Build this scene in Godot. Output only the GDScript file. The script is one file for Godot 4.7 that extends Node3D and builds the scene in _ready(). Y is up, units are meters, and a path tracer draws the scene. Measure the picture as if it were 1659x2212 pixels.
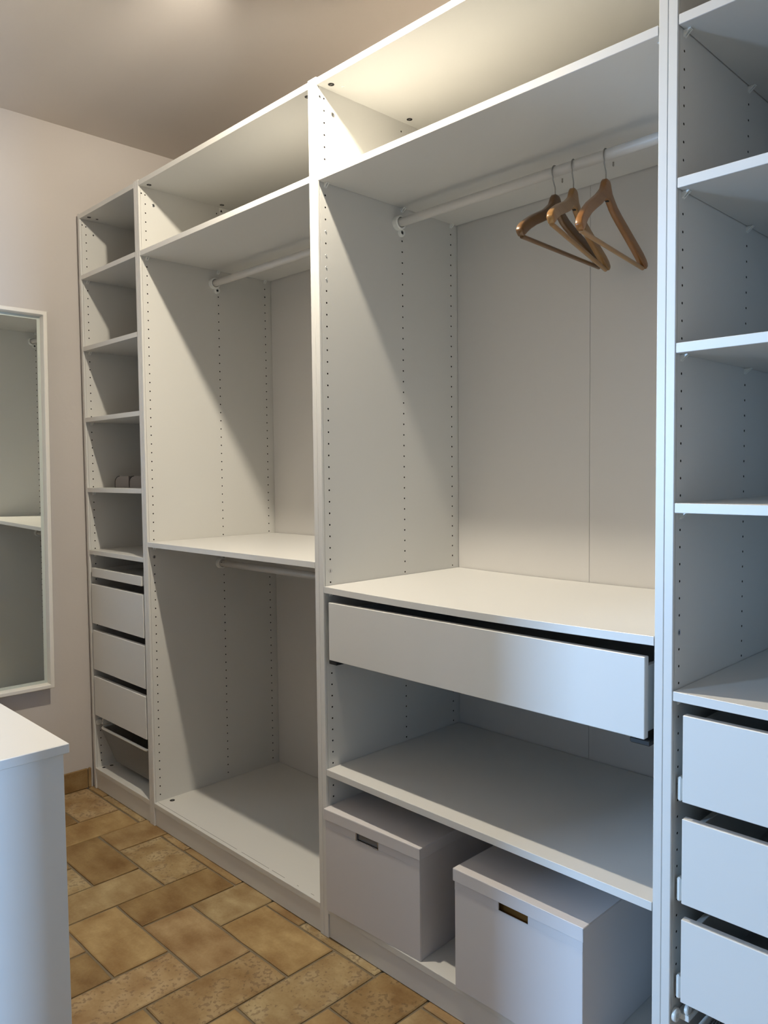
extends Node3D
# A walk-in closet: a row of four open white wardrobes, lit by a bulb near the ceiling and by daylight from the next room.
# x runs along the wardrobe fronts (away from the far wall), y up, z from the wardrobes into the room. Metres.

const T := 0.018            # board thickness
const H := 2.3691           # height of the wardrobes
const DEEP := 0.577
const COLS := [-0.0264, -0.3251, -0.5469]   # rows of shelf holes
const HOLE0 := 2.3215
const PITCH := 0.032
const BULB := Vector3(1.613, 2.565, 0.268)
const SPOT := Vector3(1.47, 2.615, 0.262)
const SPOT_AIM := Vector3(-0.42, 0.125, -0.13)
const WALL_X := -0.02
const ROOM_X := 3.6
const ROOM_Z := 1.45
const CEIL := 2.714

var M := {}
var counts := {}
var rng := RandomNumberGenerator.new()
var shared := {}

func _ready() -> void:
	rng.seed = 71
	camera_and_light()
	make_materials()
	setting()
	wardrobes()
	furniture()
	hangers()
	boxes()
	small_things()

# ------------------------------------------------------------------ camera, sky, lights
func camera_and_light() -> void:
	var cam := Camera3D.new()
	cam.name = "camera"
	cam.transform = Transform3D(Basis(Vector3(0.70047997, -0.01037669, -0.71359662), Vector3(-0.02959488, 0.99861184, -0.0435721), Vector3(0.71305817, 0.05164019, 0.69920049)), Vector3(3.1653, 1.3153, 1.3778))
	cam.keep_aspect = Camera3D.KEEP_HEIGHT
	cam.fov = rad_to_deg(2.0 * atan(1106.0 / 1685.79))
	cam.near = 0.02
	cam.far = 60.0
	add_child(cam)
	cam.current = true
	var env := Environment.new()
	env.background_mode = Environment.BG_SKY
	var sky := Sky.new()
	var ps := ProceduralSkyMaterial.new()
	ps.sky_top_color = Color(0.36, 0.55, 0.85)
	ps.sky_horizon_color = Color(0.66, 0.78, 0.92)
	ps.ground_bottom_color = Color(0.32, 0.34, 0.33)
	ps.ground_horizon_color = Color(0.55, 0.6, 0.64)
	ps.sky_energy_multiplier = 1.0
	sky.sky_material = ps
	env.sky = sky
	env.background_energy_multiplier = 2.0
	env.tonemap_mode = Environment.TONE_MAPPER_LINEAR
	env.tonemap_exposure = 1.08
	env.sdfgi_enabled = true
	env.ssao_enabled = true
	env.ssil_enabled = true
	var we := WorldEnvironment.new()
	we.name = "world_environment"
	we.environment = env
	add_child(we)
	# daylight in the window of the next room
	var day := AreaLight3D.new()
	day.name = "window_daylight"
	day.area_size = Vector2(0.36, 1.26)
	day.position = Vector3(0.69, 1.45, 4.14)
	day.light_color = Color(0.655, 0.82, 1.0)
	day.light_energy = 20.0
	day.area_range = 14.0
	day.shadow_enabled = true
	add_child(day)
	var day2 := AreaLight3D.new()
	day2.name = "side_window_daylight"
	day2.area_size = Vector2(0.30, 1.26)
	day2.position = Vector3(4.93, 1.45, 2.06)
	day2.rotation.y = PI / 2
	day2.light_color = Color(0.66, 0.82, 1.0)
	day2.light_energy = 36.0
	day2.area_range = 14.0
	day2.shadow_enabled = true
	add_child(day2)
	# a spot head beside the bulb, aimed along the ceiling
	var spot := SpotLight3D.new()
	spot.name = "spot_light"
	spot.position = SPOT
	spot.basis = Basis.looking_at(SPOT_AIM, Vector3.UP)
	spot.light_color = Color(1.0, 0.965, 0.90)
	spot.light_energy = 0.33
	spot.light_size = 0.03
	spot.spot_angle = 24.0
	spot.spot_angle_attenuation = 1.0
	spot.spot_range = 8.0
	spot.spot_attenuation = 2.0
	spot.shadow_enabled = true
	add_child(spot)
	# the bulb
	var bulb := OmniLight3D.new()
	bulb.name = "bulb_light"
	bulb.position = BULB
	bulb.light_color = Color(1.0, 0.955, 0.873)
	bulb.light_energy = 1.33
	bulb.light_size = 0.02
	bulb.omni_range = 12.0
	bulb.omni_attenuation = 2.0
	bulb.shadow_enabled = true
	add_child(bulb)
	# the same bulb throws more light downwards than sideways
	var down := SpotLight3D.new()
	down.name = "bulb_light_downward"
	down.position = BULB
	down.basis = Basis.looking_at(Vector3.DOWN, Vector3.BACK)
	down.light_color = bulb.light_color
	down.light_energy = 1.2
	down.light_size = 0.02
	down.spot_angle = 72.0
	down.spot_angle_attenuation = 1.0
	down.spot_range = 12.0
	down.spot_attenuation = 2.0
	down.shadow_enabled = true
	add_child(down)

# ------------------------------------------------------------------ naming
func numbered(called: String) -> String:
	var n: int = counts.get(called, 0)
	counts[called] = n + 1
	return called if n == 0 else "%s_%03d" % [called, n]

func tag(o: Node, label: String, category: String, group := "") -> void:
	o.set_meta("label", label)
	o.set_meta("category", category)
	if group != "":
		o.set_meta("group", group)

func thing(called: String, label: String, category: String, at := Vector3.ZERO, group := "") -> Node3D:
	var o := Node3D.new()
	o.name = numbered(called)
	o.position = at
	add_child(o)
	tag(o, label, category, group)
	return o

func part(called: String, mesh: Mesh, parent: Node, at := Vector3.ZERO, turn := Basis.IDENTITY, label := "") -> MeshInstance3D:
	var o := MeshInstance3D.new()
	o.name = called
	o.mesh = mesh
	o.transform = Transform3D(turn, at)
	parent.add_child(o, true)
	if label != "":
		o.set_meta("label", label)
	return o

func structure(called: String, mesh: Mesh, at := Vector3.ZERO) -> MeshInstance3D:
	var o := MeshInstance3D.new()
	o.name = called
	o.mesh = mesh
	o.position = at
	o.set_meta("kind", "structure")
	add_child(o)
	return o

# ------------------------------------------------------------------ mesh helpers (faces are given counter-clockwise seen from outside)
func begin() -> SurfaceTool:
	var st := SurfaceTool.new()
	st.begin(Mesh.PRIMITIVE_TRIANGLES)
	return st

func done(st: SurfaceTool, m: Material, onto: ArrayMesh = null) -> ArrayMesh:
	st.set_material(m)
	return st.commit(onto) if onto else st.commit()

func tri(st: SurfaceTool, a: Vector3, b: Vector3, c: Vector3) -> void:
	var n := (b - a).cross(c - a)
	if n.length_squared() < 1e-18:
		return
	n = n.normalized()
	for v in [a, c, b]:
		st.set_normal(n)
		st.add_vertex(v)

func tri_n(st: SurfaceTool, a: Vector3, b: Vector3, c: Vector3, na: Vector3, nb: Vector3, nc: Vector3) -> void:
	st.set_normal(na)
	st.add_vertex(a)
	st.set_normal(nc)
	st.add_vertex(c)
	st.set_normal(nb)
	st.add_vertex(b)

func quad(st: SurfaceTool, a: Vector3, b: Vector3, c: Vector3, d: Vector3) -> void:
	tri(st, a, b, c)
	tri(st, a, c, d)

# a box between two corners with chamfered edges
func cbox(st: SurfaceTool, lo: Vector3, hi: Vector3, ch := 0.001, xf := Transform3D.IDENTITY) -> void:
	var c := (lo + hi) * 0.5
	var h := (hi - lo) * 0.5
	ch = minf(ch, minf(h.x, minf(h.y, h.z)) * 0.9)
	var P := func(sx: float, sy: float, sz: float, ax: int) -> Vector3:
		var v := Vector3(sx * (h.x - ch), sy * (h.y - ch), sz * (h.z - ch))
		v[ax] += [sx, sy, sz][ax] * ch
		return xf * (c + v)
	for ax in 3:
		for s in [-1.0, 1.0]:
			var q := []
			for k in [[-1.0, -1.0], [1.0, -1.0], [1.0, 1.0], [-1.0, 1.0]]:
				var sg := [0.0, 0.0, 0.0]
				sg[ax] = s
				sg[(ax + 1) % 3] = k[0]
				sg[(ax + 2) % 3] = k[1]
				q.append(P.call(sg[0], sg[1], sg[2], ax))
			if s > 0.0:
				quad(st, q[0], q[1], q[2], q[3])
			else:
				quad(st, q[3], q[2], q[1], q[0])
	if ch <= 0.0:
		return
	var mid := xf * c
	for ax in 3:
		var u := (ax + 1) % 3
		var w := (ax + 2) % 3
		for su in [-1.0, 1.0]:
			for sw in [-1.0, 1.0]:
				var a := [0.0, 0.0, 0.0]
				a[ax] = -1.0
				a[u] = su
				a[w] = sw
				var b := a.duplicate()
				b[ax] = 1.0
				out4(st, mid, P.call(a[0], a[1], a[2], u), P.call(b[0], b[1], b[2], u), P.call(b[0], b[1], b[2], w), P.call(a[0], a[1], a[2], w))
	for sx in [-1.0, 1.0]:
		for sy in [-1.0, 1.0]:
			for sz in [-1.0, 1.0]:
				out3(st, mid, P.call(sx, sy, sz, 0), P.call(sx, sy, sz, 1), P.call(sx, sy, sz, 2))

# triangles and quads turned to face away from a point inside
func out3(st: SurfaceTool, mid: Vector3, a: Vector3, b: Vector3, c: Vector3) -> void:
	if (b - a).cross(c - a).dot((a + b + c) / 3.0 - mid) < 0.0:
		tri(st, a, c, b)
	else:
		tri(st, a, b, c)

func out4(st: SurfaceTool, mid: Vector3, a: Vector3, b: Vector3, c: Vector3, d: Vector3) -> void:
	if (b - a).cross(c - a).dot((a + b + c + d) / 4.0 - mid) < 0.0:
		quad(st, d, c, b, a)
	else:
		quad(st, a, b, c, d)

func box_mesh(lo: Vector3, hi: Vector3, m: Material, ch := 0.001) -> ArrayMesh:
	var st := begin()
	cbox(st, lo, hi, ch)
	return done(st, m)

# a round tube along points, smooth, capped
func tube(st: SurfaceTool, pts: Array, r: float, n := 12, caps := true, closed := false) -> void:
	var rings := []
	var prev := Vector3.ZERO
	var count := pts.size()
	for i in count:
		var p: Vector3 = pts[i]
		var a: Vector3 = pts[(i - 1 + count) % count] if closed else pts[maxi(i - 1, 0)]
		var b: Vector3 = pts[(i + 1) % count] if closed else pts[mini(i + 1, count - 1)]
		var t := (b - a).normalized()
		var side := prev
		if i == 0:
			side = t.cross(Vector3.UP if absf(t.y) < 0.9 else Vector3.RIGHT)
		side = (side - t * side.dot(t)).normalized()
		prev = side
		var up := side.cross(t)
		var ring := []
		for k in n:
			var an := TAU * k / n
			ring.append([p + (side * cos(an) + up * sin(an)) * r, side * cos(an) + up * sin(an)])
		rings.append(ring)
	var last := count if closed else count - 1
	for i in last:
		var ra: Array = rings[i]
		var rb: Array = rings[(i + 1) % count]
		for k in n:
			var l := (k + 1) % n
			var d: Vector3 = (rb[k][0] - ra[k][0]).cross(ra[l][0] - ra[k][0])
			if d.dot(ra[k][1]) > 0.0:
				tri_n(st, ra[k][0], rb[k][0], rb[l][0], ra[k][1], rb[k][1], rb[l][1])
				tri_n(st, ra[k][0], rb[l][0], ra[l][0], ra[k][1], rb[l][1], ra[l][1])
			else:
				tri_n(st, ra[k][0], rb[l][0], rb[k][0], ra[k][1], rb[l][1], rb[k][1])
				tri_n(st, ra[k][0], ra[l][0], rb[l][0], ra[k][1], ra[l][1], rb[l][1])
	if caps and not closed:
		for e in [[0, 1], [count - 1, count - 2]]:
			var ring: Array = rings[e[0]]
			var mid: Vector3 = pts[e[1]]
			for k in range(1, n - 1):
				out3(st, mid, ring[0][0], ring[k][0], ring[k + 1][0])

# a profile (radius, along) turned round an axis through `at`
func lathe(st: SurfaceTool, profile: Array, at: Vector3, axis: Vector3, n := 16) -> void:
	var u := axis.cross(Vector3.UP if absf(axis.y) < 0.9 else Vector3.RIGHT).normalized()
	var v := axis.cross(u)
	for i in profile.size() - 1:
		var p: Vector2 = profile[i]
		var q: Vector2 = profile[i + 1]
		var dn := Vector2(q.y - p.y, -(q.x - p.x)).normalized()
		for k in n:
			var pts := []
			var nor := []
			for a in [TAU * k / n, TAU * (k + 1) / n]:
				var rad: Vector3 = u * cos(a) + v * sin(a)
				pts.append(at + rad * p.x + axis * p.y)
				pts.append(at + rad * q.x + axis * q.y)
				nor.append(rad * dn.x + axis * dn.y)
			for f in [[0, 1, 3, 0, 0, 1], [0, 3, 2, 0, 1, 1]]:
				var a: Vector3 = pts[f[0]]
				var b: Vector3 = pts[f[1]]
				var c: Vector3 = pts[f[2]]
				if (b - a).cross(c - a).dot(nor[0]) >= 0.0:
					tri_n(st, a, b, c, nor[f[3]], nor[f[4]], nor[f[5]])
				else:
					tri_n(st, a, c, b, nor[f[3]], nor[f[5]], nor[f[4]])

# ------------------------------------------------------------------ materials
func flat(c: Color, rough := 0.5, metal := 0.0, spec := 0.5) -> StandardMaterial3D:
	var m := StandardMaterial3D.new()
	m.albedo_color = c
	m.roughness = rough
	m.metallic = metal
	m.metallic_specular = spec
	return m

func noise(kind: int, freq: float, seed_: int, oct := 4) -> FastNoiseLite:
	var n := FastNoiseLite.new()
	n.noise_type = kind
	n.frequency = freq
	n.seed = seed_
	n.fractal_octaves = oct
	return n

func make_materials() -> void:
	var bump := noise(FastNoiseLite.TYPE_SIMPLEX_SMOOTH, 0.03, 5, 4)
	var bt := NoiseTexture2D.new()
	bt.noise = bump
	bt.width = 512
	bt.height = 512
	bt.seamless = true
	bt.as_normal_map = true
	bt.bump_strength = 2.0
	M.white = flat(Color(0.83, 0.825, 0.805), 0.42)
	M.white_edge = flat(Color(0.845, 0.84, 0.825), 0.38)
	M.back = flat(Color(0.825, 0.815, 0.80), 0.5)
	M.core = flat(Color(0.16, 0.12, 0.09), 0.95, 0.0, 0.1)
	M.plate = flat(Color(0.50, 0.50, 0.51), 0.35, 0.4)
	M.rail_screw = flat(Color(0.22, 0.22, 0.22), 0.4, 0.6)
	M.raw = flat(Color(0.40, 0.36, 0.31), 0.95, 0.0, 0.2)
	M.plastic = flat(Color(0.92, 0.92, 0.90), 0.35)
	M.rail = flat(Color(0.80, 0.79, 0.77), 0.35)
	M.black = flat(Color(0.035, 0.035, 0.04), 0.5)
	M.chrome = flat(Color(0.75, 0.75, 0.76), 0.22, 1.0)
	M.steel = flat(Color(0.62, 0.61, 0.59), 0.3, 1.0)
	M.grey_print = flat(Color(0.18, 0.17, 0.17), 0.7)
	M.mesh = flat(Color(0.56, 0.56, 0.55), 0.45, 0.3)
	M.felt = flat(Color(0.56, 0.54, 0.53), 0.95, 0.0, 0.2)
	M.felt_edge = flat(Color(0.10, 0.09, 0.09), 0.95, 0.0, 0.2)
	M.box = flat(Color(0.81, 0.795, 0.795), 0.8, 0.0, 0.3)
	M.box_in = flat(Color(0.45, 0.31, 0.15), 0.95, 0.0, 0.1)
	M.dresser = flat(Color(0.86, 0.86, 0.86), 0.45)
	M.wall = flat(Color(0.79, 0.765, 0.745), 0.95, 0.0, 0.2)
	M.wall.normal_enabled = true
	M.wall.normal_texture = bt
	M.wall.normal_scale = 0.12
	M.wall.uv1_triplanar = true
	M.wall.uv1_world_triplanar = true
	M.wall.uv1_scale = Vector3(2.2, 2.2, 2.2)
	M.ceiling = M.wall.duplicate()
	M.ceiling.albedo_color = Color(0.86, 0.83, 0.80)
	M.frame = flat(Color(0.885, 0.865, 0.83), 0.45)
	M.glass = flat(Color(0.93, 0.94, 0.92), 0.0, 1.0)
	M.bevel = flat(Color(0.74, 0.76, 0.72), 0.25)
	M.grout = flat(Color(0.50, 0.45, 0.375), 0.95, 0.0, 0.2)
	M.outside = flat(Color(0.33, 0.33, 0.33), 0.9)
	M.pane = flat(Color(1, 1, 1, 0.06), 0.02)
	M.pane.transparency = BaseMaterial3D.TRANSPARENCY_ALPHA
	M.glow = flat(Color(1, 0.95, 0.85), 0.4)
	M.glow.emission_enabled = true
	M.glow.emission = Color(1.0, 0.86, 0.68)
	M.glow.emission_energy_multiplier = 3.0
	wood_material()
	tile_materials()

func wood_material() -> void:
	var w := 256
	var im := Image.create(w, w, false, Image.FORMAT_RGB8)
	var n1 := noise(FastNoiseLite.TYPE_SIMPLEX_SMOOTH, 0.012, 3, 3)
	var n2 := noise(FastNoiseLite.TYPE_SIMPLEX_SMOOTH, 0.09, 4, 3)
	for y in w:
		for x in w:
			var g := n1.get_noise_2d(x * 0.35, y * 3.0) * 0.5 + n2.get_noise_2d(x * 0.12, y * 2.2) * 0.5
			var v := clampf(0.55 + g * 0.55, 0.0, 1.0)
			im.set_pixel(x, y, Color(0.66, 0.43, 0.21).lerp(Color(0.83, 0.62, 0.37), v))
	var t := ImageTexture.create_from_image(im)
	for k in 3:
		var m := flat([Color(0.56, 0.56, 0.52), Color(0.78, 0.81, 0.80), Color(0.70, 0.65, 0.53)][k], 0.32)
		m.albedo_texture = t
		m.uv1_triplanar = true
		m.uv1_scale = Vector3(3.0, 6.0, 6.0)
		m.uv1_offset = Vector3(0.37 * k, 0.21 * k, 0.0)
		m.clearcoat_enabled = true
		m.clearcoat = 0.3
		m.clearcoat_roughness = 0.15
		M["wood%d" % k] = m

func tile_materials() -> void:
	# clay: clouded colour, fine grain, and on some tiles a worn, pitted skin
	var w := 1024
	var cloud := noise(FastNoiseLite.TYPE_SIMPLEX_SMOOTH, 0.0045, 11, 4).get_seamless_image(w, w)
	var grain := noise(FastNoiseLite.TYPE_SIMPLEX_SMOOTH, 0.07, 12, 3).get_seamless_image(w, w)
	var pits := noise(FastNoiseLite.TYPE_SIMPLEX_SMOOTH, 0.045, 13, 4).get_seamless_image(w, w)
	var where := noise(FastNoiseLite.TYPE_SIMPLEX_SMOOTH, 0.0075, 14, 2).get_seamless_image(w, w)
	var ims := []
	for k in 4:
		ims.append(Image.create(w, w, false, Image.FORMAT_RGB8))
	for y in w:
		for x in w:
			var c := cloud.get_pixel(x, y).r - 0.5
			var g := grain.get_pixel(x, y).r - 0.5
			var s := cloud.get_pixel(x, (y * 3 + 300) % w).r - 0.5
			var v := clampf(0.5 + c * 0.95 + s * 0.5 + g * 0.22, 0.0, 1.0)
			var col := Color(0.545, 0.44, 0.295).lerp(Color(0.72, 0.645, 0.49), v)
			ims[0].set_pixel(x, y, col)
			var hh := 0.62 + g * 0.10 + c * 0.10
			ims[1].set_pixel(x, y, Color(hh, hh, hh))
			var wh := where.get_pixel(x, y).r - 0.5
			var p := pits.get_pixel(x, y).r - 0.5 + 0.55 * minf(wh, 0.2)
			var d := smoothstep(0.15, 0.27, p)
			var pale := smoothstep(-0.05, 0.3, wh)
			col = col.lerp(Color(0.735, 0.67, 0.54), 0.5 * pale)
			col = col.lerp(Color(0.43, 0.36, 0.275), 0.42 * d)
			ims[2].set_pixel(x, y, col)
			hh = hh - 0.22 * d
			ims[3].set_pixel(x, y, Color(hh, hh, hh))
	var tx := []
	for k in 4:
		tx.append(ImageTexture.create_from_image(ims[k]))
	var tones := [Color(1, 1, 1), Color(0.94, 0.90, 0.86), Color(1.0, 0.96, 0.90), Color(0.88, 0.83, 0.76), Color(0.98, 0.965, 0.945), Color(1.0, 0.965, 0.95)]
	for k in tones.size():
		for worn in 2:
			var m := flat(tones[k], 0.62, 0.0, 0.35)
			m.albedo_texture = tx[2 * worn]
			m.heightmap_enabled = true
			m.heightmap_texture = tx[2 * worn + 1]
			m.heightmap_scale = 0.22
			m.uv1_triplanar = true
			m.uv1_world_triplanar = true
			m.uv1_scale = Vector3(1.25, 1.25, 1.25)
			m.uv1_offset = Vector3(0.173 * k, 0.0, 0.311 * k)
			M["tile%d%d" % [k, worn]] = m

# ------------------------------------------------------------------ the room
func setting() -> void:
	var g := 0.12
	var floor_ := structure("floor", box_mesh(Vector3(-0.2 - g, -0.14, -0.6 - g), Vector3(ROOM_X + 1.6, -0.005, 4.4), M.grout, 0.0))
	tiles(floor_)
	structure("ceiling", box_mesh(Vector3(WALL_X - g, CEIL, -0.6 - g), Vector3(ROOM_X + g, CEIL + g, ROOM_Z + g), M.ceiling, 0.0))
	structure("wall_far", box_mesh(Vector3(WALL_X - g, -0.005, -0.6 - g), Vector3(WALL_X, CEIL, ROOM_Z + g), M.wall, 0.0))
	structure("wall_behind_wardrobes", box_mesh(Vector3(WALL_X, -0.005, -0.6 - g), Vector3(ROOM_X, CEIL, -0.6), M.wall, 0.0))
	structure("wall_right", box_mesh(Vector3(ROOM_X, -0.005, -0.6 - g), Vector3(ROOM_X + g, CEIL, ROOM_Z + g), M.wall, 0.0))
	# wall on the camera's side with a doorway to the next room
	var st := begin()
	cbox(st, Vector3(WALL_X, -0.005, ROOM_Z), Vector3(1.635, CEIL, ROOM_Z + g), 0.0)
	cbox(st, Vector3(3.42, -0.005, ROOM_Z), Vector3(ROOM_X, CEIL, ROOM_Z + g), 0.0)
	cbox(st, Vector3(1.635, 1.86, ROOM_Z), Vector3(3.42, CEIL, ROOM_Z + g), 0.0)
	structure("wall_opposite", done(st, M.wall))
	# the next room, seen by nothing but the daylight that comes through it
	structure("wall_next_left", box_mesh(Vector3(-0.2 - g, -0.005, ROOM_Z + g), Vector3(-0.2, CEIL, 4.32), M.outside, 0.0))
	st = begin()
	cbox(st, Vector3(5.0, -0.005, ROOM_Z), Vector3(5.0 + g, CEIL, 1.88), 0.0)
	cbox(st, Vector3(5.0, -0.005, 2.24), Vector3(5.0 + g, CEIL, 4.32), 0.0)
	cbox(st, Vector3(5.0, -0.005, 1.88), Vector3(5.0 + g, 0.8, 2.24), 0.0)
	cbox(st, Vector3(5.0, 2.1, 1.88), Vector3(5.0 + g, CEIL, 2.24), 0.0)
	structure("wall_next_right", done(st, M.outside))
	st = begin()
	cbox(st, Vector3(5.04, 0.8, 1.88), Vector3(5.09, 2.1, 1.91), 0.002)
	cbox(st, Vector3(5.04, 0.8, 2.21), Vector3(5.09, 2.1, 2.24), 0.002)
	cbox(st, Vector3(5.04, 0.8, 1.91), Vector3(5.09, 0.83, 2.21), 0.002)
	cbox(st, Vector3(5.04, 2.07, 1.91), Vector3(5.09, 2.1, 2.21), 0.002)
	var win2 := structure("window_2", done(st, M.plastic))
	part("pane", box_mesh(Vector3(5.062, 0.83, 1.91), Vector3(5.066, 2.07, 2.21), M.pane, 0.0), win2)
	structure("wall_next_side", box_mesh(Vector3(ROOM_X + g, -0.005, ROOM_Z), Vector3(5.0, CEIL, ROOM_Z + g), M.outside, 0.0))
	structure("ceiling_next", box_mesh(Vector3(-0.2 - g, CEIL, ROOM_Z + g), Vector3(5.0 + g, CEIL + g, 4.32), M.outside, 0.0))
	st = begin()
	cbox(st, Vector3(-0.2, -0.005, 4.2), Vector3(0.47, CEIL, 4.32), 0.0)
	cbox(st, Vector3(0.89, -0.005, 4.2), Vector3(5.0, CEIL, 4.32), 0.0)
	cbox(st, Vector3(0.47, -0.005, 4.2), Vector3(0.89, 0.8, 4.32), 0.0)
	cbox(st, Vector3(0.47, 2.1, 4.2), Vector3(0.89, CEIL, 4.32), 0.0)
	structure("wall_next_back", done(st, M.outside))
	st = begin()
	cbox(st, Vector3(0.47, 0.8, 4.24), Vector3(0.50, 2.1, 4.29), 0.002)
	cbox(st, Vector3(0.86, 0.8, 4.24), Vector3(0.89, 2.1, 4.29), 0.002)
	cbox(st, Vector3(0.50, 0.8, 4.24), Vector3(0.86, 0.83, 4.29), 0.002)
	cbox(st, Vector3(0.50, 2.07, 4.24), Vector3(0.86, 2.1, 4.29), 0.002)
	var win := structure("window_1", done(st, M.plastic))
	part("pane", box_mesh(Vector3(0.50, 0.83, 4.262), Vector3(0.86, 2.07, 4.266), M.pane, 0.0), win)
	# clay skirting on the far wall, in lengths
	var base := structure("baseboard_far", box_mesh(Vector3(WALL_X, 0.0, 0.006), Vector3(WALL_X + 0.003, 0.080, ROOM_Z), M.grout, 0.0))
	var z := 0.006
	var k := 0
	while z < ROOM_Z - 0.02:
		var z1 := minf(z + (0.012 if k == 0 else 0.318), ROOM_Z - 0.004)
		part("skirting_tile", box_mesh(Vector3(WALL_X + 0.001, 0.001, z), Vector3(WALL_X + 0.0105, 0.0845, z1), M["tile%d0" % [1, 3, 1, 0, 3, 2][k % 6]], 0.0025), base)
		z = z1 + 0.003
		k += 1

# herringbone of 2:1 clay tiles, cut along the room's edges
func tiles(parent: Node) -> void:
	var u := 0.1613
	var ox := 0.280
	var oz := 0.0225
	var gap := 0.0034
	var lo := Vector2(WALL_X, -0.13)
	var hi := Vector2(ROOM_X, ROOM_Z)
	for a in range(-24, 40):
		for b in range(-16, 24):
			for up in 2:
				var i := (2 if up == 0 else 1) + a + 2 * b
				var j := (0 if up == 0 else -1) - a + 2 * b
				var p := Vector2(ox + u * i, oz + u * j)
				var q := p + (Vector2(2.0 * u, u) if up == 0 else Vector2(u, 2.0 * u))
				p = (p + Vector2(gap, gap)).max(lo)
				q = (q - Vector2(gap, gap)).min(hi)
				if q.x - p.x < 0.012 or q.y - p.y < 0.012:
					continue
				var mid := (p + q) * 0.5
				var near := mid.x < 2.4 and mid.y < 0.95
				var m: Material = M["tile%d%d" % [rng.randi() % 6, 1 if rng.randf() < 0.42 else 0]]
				part("tile", tile_mesh(q - p, m, near), parent, Vector3(mid.x, rng.randf_range(-0.0007, 0.0004), mid.y), Basis.from_euler(Vector3(rng.randf_range(-0.003, 0.003), 0, rng.randf_range(-0.003, 0.003))))

func tile_mesh(size: Vector2, m: Material, near: bool) -> ArrayMesh:
	# an outline with slightly wavering edges, a rounded arris and sides
	var out := []
	var h := size * 0.5
	var corners := [Vector2(-h.x, -h.y), Vector2(h.x, -h.y), Vector2(h.x, h.y), Vector2(-h.x, h.y)]
	for k in 4:
		var a: Vector2 = corners[k]
		var b: Vector2 = corners[(k + 1) % 4]
		var n := 3 if near and a.distance_to(b) > 0.2 else 2 if near else 1
		for s in n:
			var w := Vector2(rng.randf_range(-1, 1), rng.randf_range(-1, 1)) * (0.0011 if near else 0.0)
			var p := a.lerp(b, s / float(n)) + w
			if s == 0:
				p -= p.normalized() * 0.0015
			out.append(p)
	var st := begin()
	var n := out.size()
	for k in n:
		var a: Vector2 = out[k]
		var b: Vector2 = out[(k + 1) % n]
		var fa := a - a.sign() * 0.0028
		var fb := b - b.sign() * 0.0028
		var A := Vector3(fa.x, 0, fa.y)
		var B := Vector3(fb.x, 0, fb.y)
		var C := Vector3(b.x, -0.0022, b.y)
		var D := Vector3(a.x, -0.0022, a.y)
		out3(st, Vector3(0, -0.02, 0), Vector3.ZERO, A, B)
		out4(st, Vector3(0, -0.02, 0), A, B, C, D)
		out4(st, Vector3(0, -0.006, 0), D, C, C + Vector3(0, -0.006, 0), D + Vector3(0, -0.006, 0))
	return done(st, m)

# ------------------------------------------------------------------ wardrobes
# a side board with three rows of drilled holes on its inner face (facing +x; mirrored for the right side)
func side_mesh(mirror: bool) -> ArrayMesh:
	var key := "side%d" % int(mirror)
	if shared.has(key):
		return shared[key]
	var st := begin()
	var core := begin()
	var top := H + 0.002
	var f := -0.0085              # the board ends here; its edge strip is a part of its own
	var bk := -DEEP - 0.008
	var w := 0.007
	var V := func(x: float, y: float, z: float) -> Vector3:
		return Vector3(T - x if mirror else x, y, z)
	var Q := func(a: Vector3, b: Vector3, c: Vector3, d: Vector3) -> void:
		if mirror:
			quad(st, d, c, b, a)
		else:
			quad(st, a, b, c, d)
	# outer face, ends
	Q.call(V.call(0, 0, bk), V.call(0, 0, f), V.call(0, top, f), V.call(0, top, bk))
	Q.call(V.call(0, top, f), V.call(T, top, f), V.call(T, top, bk), V.call(0, top, bk))
	Q.call(V.call(0, 0, f), V.call(T, 0, f), V.call(T, top, f), V.call(0, top, f))
	Q.call(V.call(0, 0, bk), V.call(0, top, bk), V.call(T, top, bk), V.call(T, 0, bk))
	# inner face between the rows of holes (counter-clockwise from +x: z falls, y rises)
	var edges := [f]
	for c in COLS:
		edges.append(c + w)
		edges.append(c - w)
	edges.append(bk)
	for k in range(0, edges.size(), 2):
		Q.call(V.call(T, 0, edges[k]), V.call(T, 0, edges[k + 1]), V.call(T, top, edges[k + 1]), V.call(T, top, edges[k]))
	for c in COLS:
		var y0: float = HOLE0 + PITCH * 0.5
		var y1: float = HOLE0 - PITCH * 69.5
		Q.call(V.call(T, y0, c + w), V.call(T, y0, c - w), V.call(T, top, c - w), V.call(T, top, c + w))
		Q.call(V.call(T, 0, c + w), V.call(T, 0, c - w), V.call(T, y1, c - w), V.call(T, y1, c + w))
		for k in 70:
			var cy: float = HOLE0 - PITCH * k
			for s in 8:
				var a0 := TAU * (s - 0.5) / 8.0
				var a1 := TAU * (s + 0.5) / 8.0
				var i0: Vector3 = V.call(T, cy + 0.0026 * sin(a0), c + 0.0026 * cos(a0))
				var i1: Vector3 = V.call(T, cy + 0.0026 * sin(a1), c + 0.0026 * cos(a1))
				var o0: Vector3 = V.call(T, cy + cell(a0, w).y, c + cell(a0, w).x)
				var o1: Vector3 = V.call(T, cy + cell(a1, w).y, c + cell(a1, w).x)
				var d := Vector3(0.011 if mirror else -0.011, 0, 0)
				if mirror:
					quad(st, i0, o0, o1, i1)
					quad(core, i0, i1, i1 + d, i0 + d)
					tri(core, i0 + d, i1 + d, V.call(T - 0.011, cy, c))
				else:
					quad(st, i1, o1, o0, i0)
					quad(core, i1, i0, i0 + d, i1 + d)
					tri(core, i1 + d, i0 + d, V.call(T - 0.011, cy, c))
	var mesh := done(st, M.white)
	shared[key] = done(core, M.core, mesh)
	return shared[key]

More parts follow.
